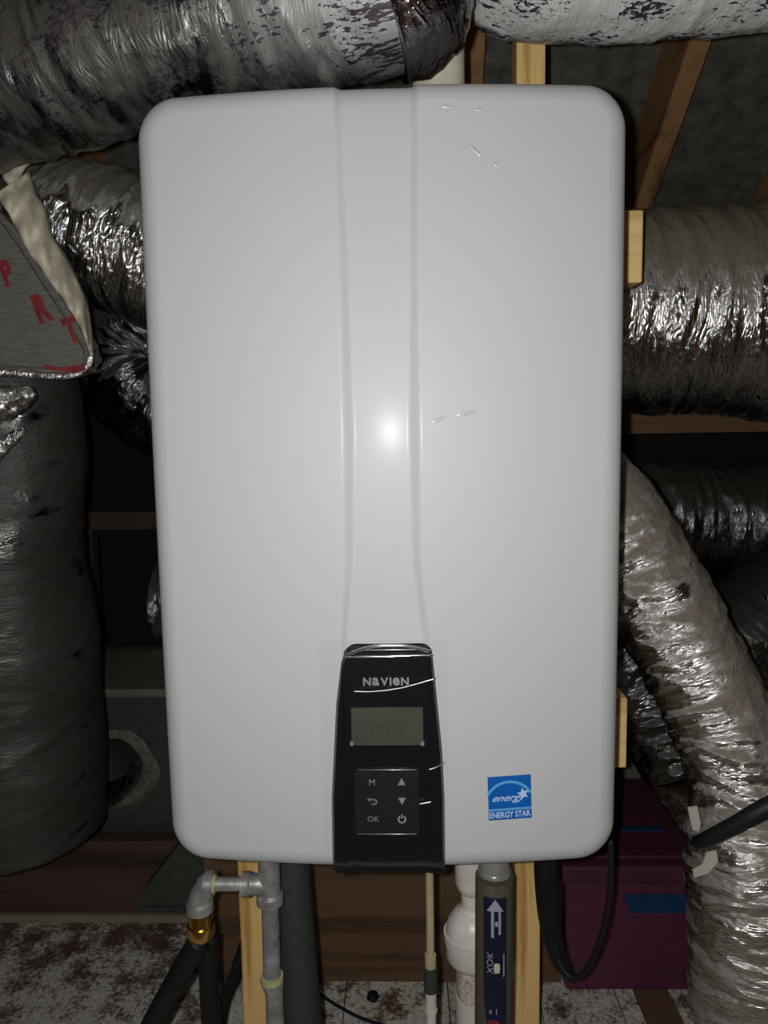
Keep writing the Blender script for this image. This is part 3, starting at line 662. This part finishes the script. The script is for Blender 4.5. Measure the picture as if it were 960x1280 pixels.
lb = cyl_patch('pipe_label', [(x, y) for y in gy for x in gx], [[i * 9 + j, i * 9 + j + 1, (i + 1) * 9 + j + 1, (i + 1) * 9 + j] for i in range(19) for j in range(8)], M['navy'], fp, .0006)
lb['label'] = 'navy printed label with pale up arrow'
av, af = [], []
for i in range(7):
    t_ = i / 6.; lo_, hi_ = -2 - 10.5 * t_, -2 + 10.5 * t_
    av += [(lo_ + (hi_ - lo_) * j / 8., 1109 + 15 * t_) for j in range(9)]
    if i: af += [[(i - 1) * 9 + j, i * 9 + j, i * 9 + j + 1, (i - 1) * 9 + j + 1] for j in range(8)]
cyl_patch('label_arrow', av, af, M['palelabel'], lb, .0012)
cyl_patch('label_arrow', [(-7, 1124), (-3.5, 1124), (-3.5, 1156), (-7, 1156)], [[0, 1, 2, 3]], M['palelabel'], lb, .0012)
cyl_patch('label_arrow', [(2, 1124), (5, 1124), (5, 1152), (2, 1152)], [[0, 1, 2, 3]], M['palelabel'], lb, .0012)
for s_, cxp, cyp, sz, mt, rot in (('WATER', -1, 1140, 6, 'palelabel', 1), ('XCK', -7, 1188, 11, 'palelabel', 1), ('NO. 5', -4, 1232, 9, 'palelabel', 0), ('HOT', -4, 1262 - 9, 7, 'red', 0)):
    pass
V2, F2 = text_geo('IIIIIII', 1.0, spacing=.7)
cyl_patch('label_lettering', [(-.7 + b_ * 5, 1139 - a_ * 9) for a_, b_ in V2[:, :2]], F2, M['palelabel'], lb, .0013)
V2, F2 = text_geo('XOK', 1.0)
cyl_patch('label_lettering', [(-9 + b_ * 11, 1187 - a_ * 12) for a_, b_ in V2[:, :2]], F2, M['palelabel'], lb, .0013)
cyl_patch('label_emblem', [(-3, 1187), (3, 1187), (4, 1193), (3, 1199), (-3, 1199), (-4, 1193)], [[5, 4, 3, 2, 1, 0]], M['tape'], lb, .0013)
cyl_patch('label_line', [(8, 1176), (9.5, 1176), (9.5, 1204), (8, 1204)], [[3, 2, 1, 0]], M['palelabel'], lb, .0013)
V2, F2 = text_geo('a 1', 1.0); cyl_patch('label_lettering', [(-4 + a_ * 10, 1246 - b_ * 10) for a_, b_ in V2[:, :2]], F2, M['palelabel'], lb, .0013)
cyl_patch('label_red_line', [(-10, 1257), (2, 1257), (2, 1261), (-10, 1261)], [[3, 2, 1, 0]], M['red'], lb, .0013)
ps = [at(639, 1191, .289), at(634, 1221, .289), at(638, 1226, .289), at(643.5, 1224, .289), at(645.5, 1212, .289)]
tag(prism('paper_scrap', ps, (0, .002, 0), M['paper']), 'small white triangular scrap caught left of the right pine stud', 'scrap')

# cords hanging under the heater's right side
cd = tube('power_cord', [at(763, 1050, .16), at(763, 1100, .17), at(757, 1150, .18), at(742, 1195, .19), at(722, 1222, .20), at(704, 1212, .21), at(694, 1180, .22), at(690, 1130, .22), at(692, 1060, .2)],
          [.0034] * 9, M['rubber'], seg=14)
tag(cd, 'black power cord hanging in a loop in front of the purple box', 'cord')
c2 = tube('cable_bundle', [at(682, 1050, .25), at(683, 1100, .25), at(687, 1150, .26), at(697, 1195, .27), at(714, 1222, .28)], [.015, .015, .014, .012, .006], M['rubber'], seg=18)
tag(c2, 'thick black corrugated bundle beside the right pine stud', 'cable')

# ------------------------------------------------------------------ foil ducts
fA = foil('foil_printed_dark', prt=.38, pscale=1.3, dusty=.80, dust=(.072, .068, .052), white=1.0, span=(.44, .58), ushade=(.345, .25), tint=(.15, .15, .145), rough=.26, settle=.2, crink=.8, wcol=.42)  # white left off the lower side to imitate its shade
fB = foil('foil_printed_white', prt=.50, wcol=.66, dusty=.4, white=1.7, tint=(.5, .5, .5), rough=.2, pscale=1.3, coat=.2)
fC = foil('foil_bright', dusty=.42, dust=(.11, .10, .07), crink=1.3)
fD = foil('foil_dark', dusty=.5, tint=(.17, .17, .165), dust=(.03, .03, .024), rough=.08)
fE = foil('foil_dusty', dusty=.60, dust=(.20, .165, .115), crink=1.0)
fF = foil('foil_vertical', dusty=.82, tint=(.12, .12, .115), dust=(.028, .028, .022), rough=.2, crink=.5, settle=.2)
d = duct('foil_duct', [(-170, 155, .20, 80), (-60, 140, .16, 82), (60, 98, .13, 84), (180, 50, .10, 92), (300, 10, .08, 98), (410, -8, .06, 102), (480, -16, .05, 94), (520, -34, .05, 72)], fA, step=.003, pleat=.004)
tag(d, 'large printed foil duct crossing the top left above the heater', 'duct')
# gathered neck at the right end of that duct
nk = duct('duct_collar', [(466, -26, .045, 108), (492, -38, .045, 110), (520, -58, .05, 98), (546, -78, .05, 74)], foil('foil_collar', tint=(.55, .52, .56), dusty=.3, dust=(.035, .03, .035), rough=.08), d, step=.003, pleat=.006, freq=60)
tag(nk); nk['label'] = 'dark crinkled collar at the duct end'
bpm = duct('foil_duct', [(614, -60, .20, 72), (640, -50, .20, 84), (700, -44, .2, 84), (840, -52, .2, 84), (1010, -68, .2, 84)], fB, step=.003, pleat=.003, dent=.006)
tag(bpm, 'white printed foil duct along the top right above the pine stud', 'duct')
d = duct('foil_duct', [(20, 262, .42, 52), (60, 280, .43, 74), (130, 305, .43, 84), (210, 335, .44, 84), (300, 370, .46, 80)], fC, step=.003, pleat=.0045, freq=60)
tag(d, 'short silver duct at upper left, running behind the heater from the lettered box', 'duct')
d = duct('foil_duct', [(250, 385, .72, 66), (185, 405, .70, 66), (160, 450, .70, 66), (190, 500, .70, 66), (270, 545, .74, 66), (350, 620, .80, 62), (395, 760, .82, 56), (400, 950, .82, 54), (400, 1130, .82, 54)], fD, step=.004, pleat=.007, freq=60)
tag(d, 'black-looking bent foil duct below the silver duct at left', 'duct')
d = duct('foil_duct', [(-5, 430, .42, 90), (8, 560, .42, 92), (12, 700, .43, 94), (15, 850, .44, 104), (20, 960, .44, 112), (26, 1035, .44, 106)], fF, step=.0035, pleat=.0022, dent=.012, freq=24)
tag(d, 'tall dark vertical foil duct down the left edge', 'duct')
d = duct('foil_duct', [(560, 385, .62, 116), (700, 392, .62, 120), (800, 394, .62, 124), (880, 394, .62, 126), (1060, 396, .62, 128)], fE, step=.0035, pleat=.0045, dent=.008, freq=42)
tag(d, 'wide dusty foil duct running right from behind the heater', 'duct')
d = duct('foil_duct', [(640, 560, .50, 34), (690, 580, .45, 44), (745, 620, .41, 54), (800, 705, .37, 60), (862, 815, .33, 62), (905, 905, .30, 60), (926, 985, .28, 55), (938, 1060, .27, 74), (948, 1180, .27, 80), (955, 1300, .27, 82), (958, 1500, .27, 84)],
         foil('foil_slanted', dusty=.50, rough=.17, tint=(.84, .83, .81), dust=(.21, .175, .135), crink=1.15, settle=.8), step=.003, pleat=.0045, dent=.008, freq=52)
tag(d, 'bright slanted foil duct dropping to the lower right corner', 'duct')
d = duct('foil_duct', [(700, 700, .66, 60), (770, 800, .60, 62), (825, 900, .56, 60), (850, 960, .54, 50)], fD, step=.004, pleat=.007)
tag(d, 'shadowed foil duct under the slanted bright duct, above the purple box', 'duct')
d = duct('foil_duct', [(700, 650, 1.50, 72), (840, 648, 1.50, 72), (950, 650, 1.50, 72), (1100, 655, 1.50, 72)], foil('foil_far', dusty=.5, dust=(.055, .055, .038), tint=(.45, .45, .45)), step=.005, pleat=.010, freq=30)
tag(d, 'far level foil duct seen right of the slanted duct', 'duct')
d = duct('foil_duct', [(850, 870, .90, 70), (890, 835, .90, 76), (960, 785, .90, 80), (1080, 700, .90, 84)], fD, step=.005, pleat=.007)
tag(d, 'dim foil duct rising to the right edge behind the slanted duct', 'duct')
d = duct('foil_duct', [(200, 755, 1.20, 46), (240, 755, 1.20, 46), (330, 755, 1.20, 46)], foil('foil_far_left', dusty=.5, dust=(.06, .06, .04)), step=.004, pleat=.008, freq=50)
tag(d, 'far foil duct end peeking out left of the heater at mid height', 'duct')

# ------------------------------------------------------------------ lettered insulation box at the left
jb = thing('insulated_box', at(-40, 470, .30), 'grey foil-faced insulation box with red letters at the left edge', 'box')
jp = [(-160, 235), (-20, 250), (6, 272), (30, 305), (60, 352), (90, 398), (112, 436), (112, 458), (98, 468), (40, 466), (-160, 464)]
JY = .27
def jmesh():
    bm = bmesh.new(); vs = [bm.verts.new(tuple(at(x, y, JY))) for x, y in jp]; f = bm.faces.new(vs)
    r = bmesh.ops.extrude_face_region(bm, geom=[f]); bmesh.ops.translate(bm, verts=[e for e in r['geom'] if isinstance(e, bmesh.types.BMVert)], vec=Vector((.0, .045, 0)))
    bmesh.ops.recalc_face_normals(bm, faces=bm.faces[:]); bmesh.ops.bevel(bm, geom=bm.edges[:], offset=.008, segments=3, affect='EDGES')
    bmesh.ops.triangulate(bm, faces=bm.faces[:]); bm.verts.index_update()
    V = [tuple(v.co) for v in bm.verts]; Fc = [[v.index for v in q.verts] for q in bm.faces]; bm.free(); return V, Fc
V, Fc = jmesh()
mg, nt_, b_ = newmat('grey_scrim_facing')
tc = N(nt_, 'ShaderNodeTexCoord'); mp = N(nt_, 'ShaderNodeMapping'); mp.inputs['Rotation'].default_value = (0, .5, 0); mp.inputs['Scale'].default_value = (60, 60, 420)
nt_.links.new(tc.outputs['Object'], mp.inputs['Vector']); n1 = N(nt_, 'ShaderNodeTexNoise', i_Scale=1.0, i_Detail=5.0, i_Roughness=.7); nt_.links.new(mp.outputs[0], n1.inputs['Vector'])
rr_ = ramp(nt_, n1.outputs['Fac'], [(.3, (.085, .083, .075)), (.7, (.19, .185, .165))]); nt_.links.new(rr_.outputs[0], b_.inputs['Base Color']); b_.inputs['Roughness'].default_value = .5
bp_ = N(nt_, 'ShaderNodeBump', i_Strength=.5, i_Distance=.002); nt_.links.new(n1.outputs['Fac'], bp_.inputs['Height']); nt_.links.new(bp_.outputs[0], b_.inputs['Normal'])
obj('facing', V, Fc, mg, jb, smooth=False)
for s_, px, py, sz, rot in (('P', 9, 343, 42, .28), ('R', 52, 387, 46, .30), ('T', 90, 415, 42, .30)):
    V2, F2 = text_geo(s_, 1.0, bold=.06); c = at(px, py, JY); s = size_at(c, sz); cr, sr = math.cos(rot), math.sin(rot)
    P = [(c[0] + s * (x * .62 * cr - y * sr), JY - .0012, c[2] + s * (x * .62 * sr + y * cr)) for x, y, _ in V2]
    obj('red_letter', P, F2, M['red'], jb, smooth=False)
P = [at(x, y, JY - .001) for x, y in ((55, 455), (75, 460), (104, 455), (108, 462), (96, 466), (58, 462))]
obj('red_letter', P, [[5, 4, 3, 2, 1, 0]], M['red'], jb, smooth=False)
hem = duct('foil_hem', [(-60, 468, JY + .004, 5), (0, 466, JY + .003, 4.5), (50, 470, JY + .003, 4.5), (92, 470, JY + .004, 4.5), (112, 456, JY + .006, 5), (114, 436, JY + .01, 5)], foil('foil_hem', dusty=.1, rough=.15, tint=(.85, .8, .8), crink=1.5), jb, step=.0012, pleat=.0015, dent=.0015, freq=150, seg=24)
# cream tape strip folded along the slanted edge
ts = [((-8, 244), (36, 214)), ((8, 262), (44, 236)), ((22, 290), (56, 262)), ((38, 318), (66, 296)), ((58, 346), (84, 324)), ((78, 374), (102, 362)), ((94, 398), (110, 384)), ((108, 428), (116, 424)), ((113, 446), (119, 446))]
V = []
ts = np.array(ts, float).reshape(-1, 4); ts = spline(ts, 6)
for i, (ax, ay, bx, by) in enumerate(ts):
    for k in range(9):
        t = k / 8.; px = ax + (bx - ax) * t; py = ay + (by - ay) * t
        yy = JY - .004 + .030 * t ** 1.5 - .006 * math.sin(math.pi * t) + .003 * math.sin(t * 9 + i * .7) + .0025 * math.sin(i * .9)
        V.append(at(px, py, yy))
n_ = len(ts); Fc = [[i * 9 + j + 1, i * 9 + j, (i + 1) * 9 + j, (i + 1) * 9 + j + 1] for i in range(n_ - 1) for j in range(8)]
o = obj('tape_strip', V, Fc, M['tape'], jb); o['label'] = 'cream tape strip folded over the slanted edge'; md = o.modifiers.new('thick', 'SOLIDIFY'); md.thickness = .002; md.offset = 0
# pale tie joining the box and the duct above
tag(tube('tape_tail', [at(12, 225, .28), at(30, 205, .27), at(45, 190, .26), at(66, 184, .26)], [.010, .004, .010, .004], M['tape'], seg=10), 'pale twisted tape tail between the lettered box and the top left duct', 'tape')
# crumpled foil hanging under the box
d = duct('foil_sleeve', [(-60, 504, .285, 22), (-10, 500, .285, 22), (22, 492, .285, 14), (40, 484, .285, 5)], fC, step=.002, pleat=.005, freq=90)
tag(d, 'crumpled bright foil edge just under the lettered box', 'foil')
d = duct('foil_tape', [(-40, 585, .318, 7), (-8, 562, .316, 9), (12, 548, .316, 8), (31, 536, .318, 5)], foil('foil_tape_bright', dusty=.0, rough=.25, tint=(.9, .9, .9), crink=1.6), step=.0015, pleat=.002, freq=90, seg=32)
tag(d, 'bright slanted strip of foil tape on the left vertical duct', 'tape')

# ------------------------------------------------------------------ far left: boards, sheet-metal plenum, beam
bd = thing('timber_wall', at(140, 860, 1.22), 'dim reddish timber frame seen left of the heater', 'frame')
a_, b_ = at(60, 641, 1.2), at(330, 660, 1.2); box('rail', ((a_[0] + b_[0]) / 2, 1.22, (a_[2] + b_[2]) / 2), (b_[0] - a_[0], .04, a_[2] - b_[2]), M['frame'], bd)
a_, b_ = at(98, 661, 1.2), at(126, 870, 1.2); box('post', ((a_[0] + b_[0]) / 2, 1.22, (at(110, 661, 1.2)[2]) / 2), (b_[0] - a_[0] + .0, .04, at(110, 661, 1.2)[2]), M['frame'], bd)
a_, b_ = at(130, 808, 1.18), at(330, 850, 1.18); box('shelf_board', ((a_[0] + b_[0]) / 2, 1.19, (a_[2] + b_[2]) / 2), (b_[0] - a_[0], .03, a_[2] - b_[2]), M['frame'], bd)
PYY = .86
pn = thing('sheet_metal_plenum', at(170, 1060, PYY), 'grey-green sheet-metal plenum box low at left', 'plenum')
a_, b_ = at(60, 870, PYY), at(330, 1062, PYY)
zp0 = at(170, 1062, PYY)[2]; zp1 = at(170, 870, PYY)[2]
box('plenum_body', ((a_[0] + b_[0]) / 2, PYY + .14, (zp1) / 2 + .0), (b_[0] - a_[0], .28, zp1), M['dull'], pn, b=.004)
box('top_flange', ((a_[0] + b_[0]) / 2, PYY + .138, zp1 + .008), (b_[0] - a_[0] + .01,   .29, .018), M['flange'], pn, b=.003)
# mastic ring and elbow
cxr = at(146, 962, PYY - .005)
th = np.linspace(0, 2 * np.pi, 64, endpoint=False); V = []
for k in range(7):
    for t in th:
        rad = size_at(cxr, 30 + k * 3.6 + 15 * (float(vn(np.array(t * 4 / math.pi * 2), np.array(k * .1 + 5), 16)) * .7 + .3 * float(vn(np.array(t * 16 / math.pi), np.array(k * .3 + 9), 32)) - .4) * (k / 6.)); V.append((cxr[0] + rad * math.cos(t), PYY - .003 - .012 * math.sin(math.pi * min(1, (k + .2) / 6.3)), cxr[2] + rad * math.sin(t)))
Fc = [[k * 64 + j, k * 64 + (j + 1) % 64, (k + 1) * 64 + (j + 1) % 64, (k + 1) * 64 + j] for k in range(6) for j in range(64)]
o = obj('mastic_ring', V, Fc, M['mastic'], pn); o['label'] = 'rough pale mastic ring around the takeoff'
d = duct('duct_takeoff', [(142, 965, PYY + .01, 36), (136, 965, PYY - .06, 37), (112, 972, PYY - .12, 38), (70, 985, PYY - .14, 40)], fD, pn, step=.004, pleat=.004); d['label'] = 'dark foil takeoff elbow'
# floor beam with pale lath along its foot
BY = .80
zt_ = at(110, 1052, BY)[2]; xa, xb_ = at(-140, 1100, BY)[0], at(262, 1100, BY)[0]
bm_ = thing('floor_beam', ((xa + xb_) / 2, BY, 0), 'dark red-brown floor beam with pale lath at lower left', 'beam')
box('beam', ((xa + xb_) / 2, BY + .019, zt_ / 2), (xb_ - xa, .038, zt_), M['browndark'], bm_)
box('lath', ((xa + xb_) / 2, BY - .006, .008), (xb_ - xa, .012, .016), M['lath'], bm_, b=.0015)
pv = [at(228, 1050, .74), at(300, 1050, .74), at(300, 1133, .74), at(176, 1137, .74), at(176, 1118, .74)]
lowest = min(p[2] for p in pv); pv = [np.array(p) - [0, 0, 0] for p in pv]
mb = thing('metal_boot', (pv[3][0], .76, 0), 'grey-green sheet-metal boot on the beam behind the galvanised elbow', 'duct boot')
prism('boot_body', pv, (0, .0475, 0), M['dull'], mb, b=.002)
box('boot_flange', ((pv[3][0] + pv[2][0]) / 2, .738, pv[3][2] + .004), (pv[2][0] - pv[3][0] + .004, .008, .010), M['dull'], mb, b=.001)
# brown board standing behind the pipes
BX = .625
a_, b_ = at(262, 1240, BX), at(702, 1240, BX); zt2 = at(480, 1040, BX)[2]
V, Fc = bevbox(((a_[0] + b_[0]) / 2, BX + .009, zt2 / 2 + .001), (b_[0] - a_[0], .018, zt2), .001)
tag(obj('plywood_board', V, Fc, M['brown'], smooth=False), 'brown plywood board standing on the floor behind the pipes', 'board')

# ------------------------------------------------------------------ right: rail, grey board, purple box, strap
a_, b_ = at(640, 490, .86), at(1060, 538, .86)
V, Fc = bevbox(((a_[0] + b_[0]) / 2, .88, (a_[2] + b_[2]) / 2), (b_[0] - a_[0], .038, a_[2] - b_[2]), .002)
tag(obj('wood_rail', V, Fc, M['brown'], smooth=False), 'brown horizontal rail just under the wide right duct', 'rail')
f0 = at_z(706, 1238, 0); f1 = at_z(866, 1240, 0); by = (f0[1] + f1[1]) / 2; x0, x1 = f0[0], f1[0]
lidz = at(780, 1080, by)[2]; back = at_z(780, 975, lidz)[1]
bx = thing('storage_box', ((x0 + x1) / 2, (by + back) / 2, 0), 'dark purple lidded storage box on the floor at right', 'box')
V, Fc = bevbox(((x0 + x1) / 2, (by + back) / 2, (lidz - .03) / 2 + .001), (x1 - x0, back - by, lidz - .03), .008)
obj('box_body', V, Fc, M['purple'], bx, smooth=False)
V, Fc = bevbox(((x0 + x1) / 2 + .002, (by + back) / 2, lidz - .016), (x1 - x0 + .022, back - by + .02, .034), .006)
ld = obj('lid', V, Fc, M['purplelid'], bx, smooth=False)
V, Fc = bevbox(((x0 + x1) / 2 + .002, (by + back) / 2, lidz + .003), (x1 - x0 - .02, back - by - .03, .006), .003)
obj('lid_panel', V, Fc, M['purplelid'], bx, smooth=False)
tz0 = at(820, 1117, by)[2]; tz1 = at(820, 1141, by)[2]; tx0 = at(776, 1117, by)[0]; tx1 = at(790, 1141, by)[0]; yb = by - .0015
obj('blue_tape', [(tx0, yb, tz0), (x1 + .001, yb, tz0), (x1 + .001, yb, tz1), (tx1, yb, tz1)], [[0, 3, 2, 1]], M['bluetape'], bx, smooth=False)
p = at_z(795, 1036, lidz + .007); box('lid_slot', (p[0] - .01, p[1], lidz + .007), (.12, .016, .003), M['bluetape'], bx, b=.001)
gy = back + .05
a_, b_ = at(758, 850, gy), at(801, 978, gy)
V, Fc = bevbox(((a_[0] + b_[0]) / 2, gy + .006, a_[2] / 2), (b_[0] - a_[0], .012, a_[2]), .001)
tag(obj('grey_board', V, Fc, M['greyboard'], smooth=False), 'narrow grey board upright behind the purple box', 'board')
st_ = tube('black_cable', [at(1010, 985, .10), at(960, 1008, .10), at(920, 1030, .11), at(885, 1048, .13), at(872, 1053, .155)], [.0095, .0095, .0085, .008, .0075], M['rubber'], seg=16)
tag(st_, 'thick black cable crossing in front of the lower right foil duct', 'cable')
ps = [at(x, y, .235) for x, y in ((860, 1010), (872, 1008), (876, 1030), (874, 1040), (866, 1038))]
tag(prism('paper_tag', ps, (0, .003, 0), M['paper'], b=.0006), 'small cream tag above the black cable at right', 'tag')
ps = [at(x, y, .205) for x, y in ((868, 1098), (866, 1088), (878, 1082), (884, 1066), (896, 1064), (898, 1078), (886, 1092))]
tag(prism('paper_tag', ps, (0, .003, 0), M['paper'], b=.0006), 'torn pale scrap below the black cable at right', 'scrap')

# things on the floor
cb = tube('thin_cable', [at_z(396, 1240, .004), at_z(420, 1256, .004), at_z(450, 1272, .004), at_z(485, 1284, .004), at_z(520, 1300, .004)], .0028, M['navy'], seg=10)
tag(cb, 'thin dark blue cable lying on the floor right of the foam pipe', 'cable')
p = at_z(466, 1250, .0); bm = bmesh.new(); bmesh.ops.create_icosphere(bm, subdivisions=3, radius=.011)
for v in bm.verts: v.co = v.co * (1 + .25 * (float(vn(np.array(v.co.x * 200 + 90), np.array(v.co.z * 200 + v.co.y * 150 + 90))) - .5)); v.co.z *= .7
bm.verts.index_update(); V = [(v.co.x + p[0], v.co.y + p[1], v.co.z + p[2] + .007) for v in bm.verts]; Fc = [[v.index for v in f.verts] for f in bm.faces]; bm.free()
tag(obj('debris_lump', V, Fc, M['rubber']), 'small black lump on the pale floor beside the thin cable', 'debris')

for o in bpy.data.objects:
    g_ = {'rafter': 'rafters under the roof deck', 'wall_stud': 'pine studs behind the heater', 'mounting_board': 'pine boards the heater hangs on', 'foil_duct': 'foil-jacketed flexible ducts', 'gas_hose': 'black hoses under the brass coupling'}.get(o.name.split('.')[0])
    if g_ and o.parent is None: o['group'] = g_
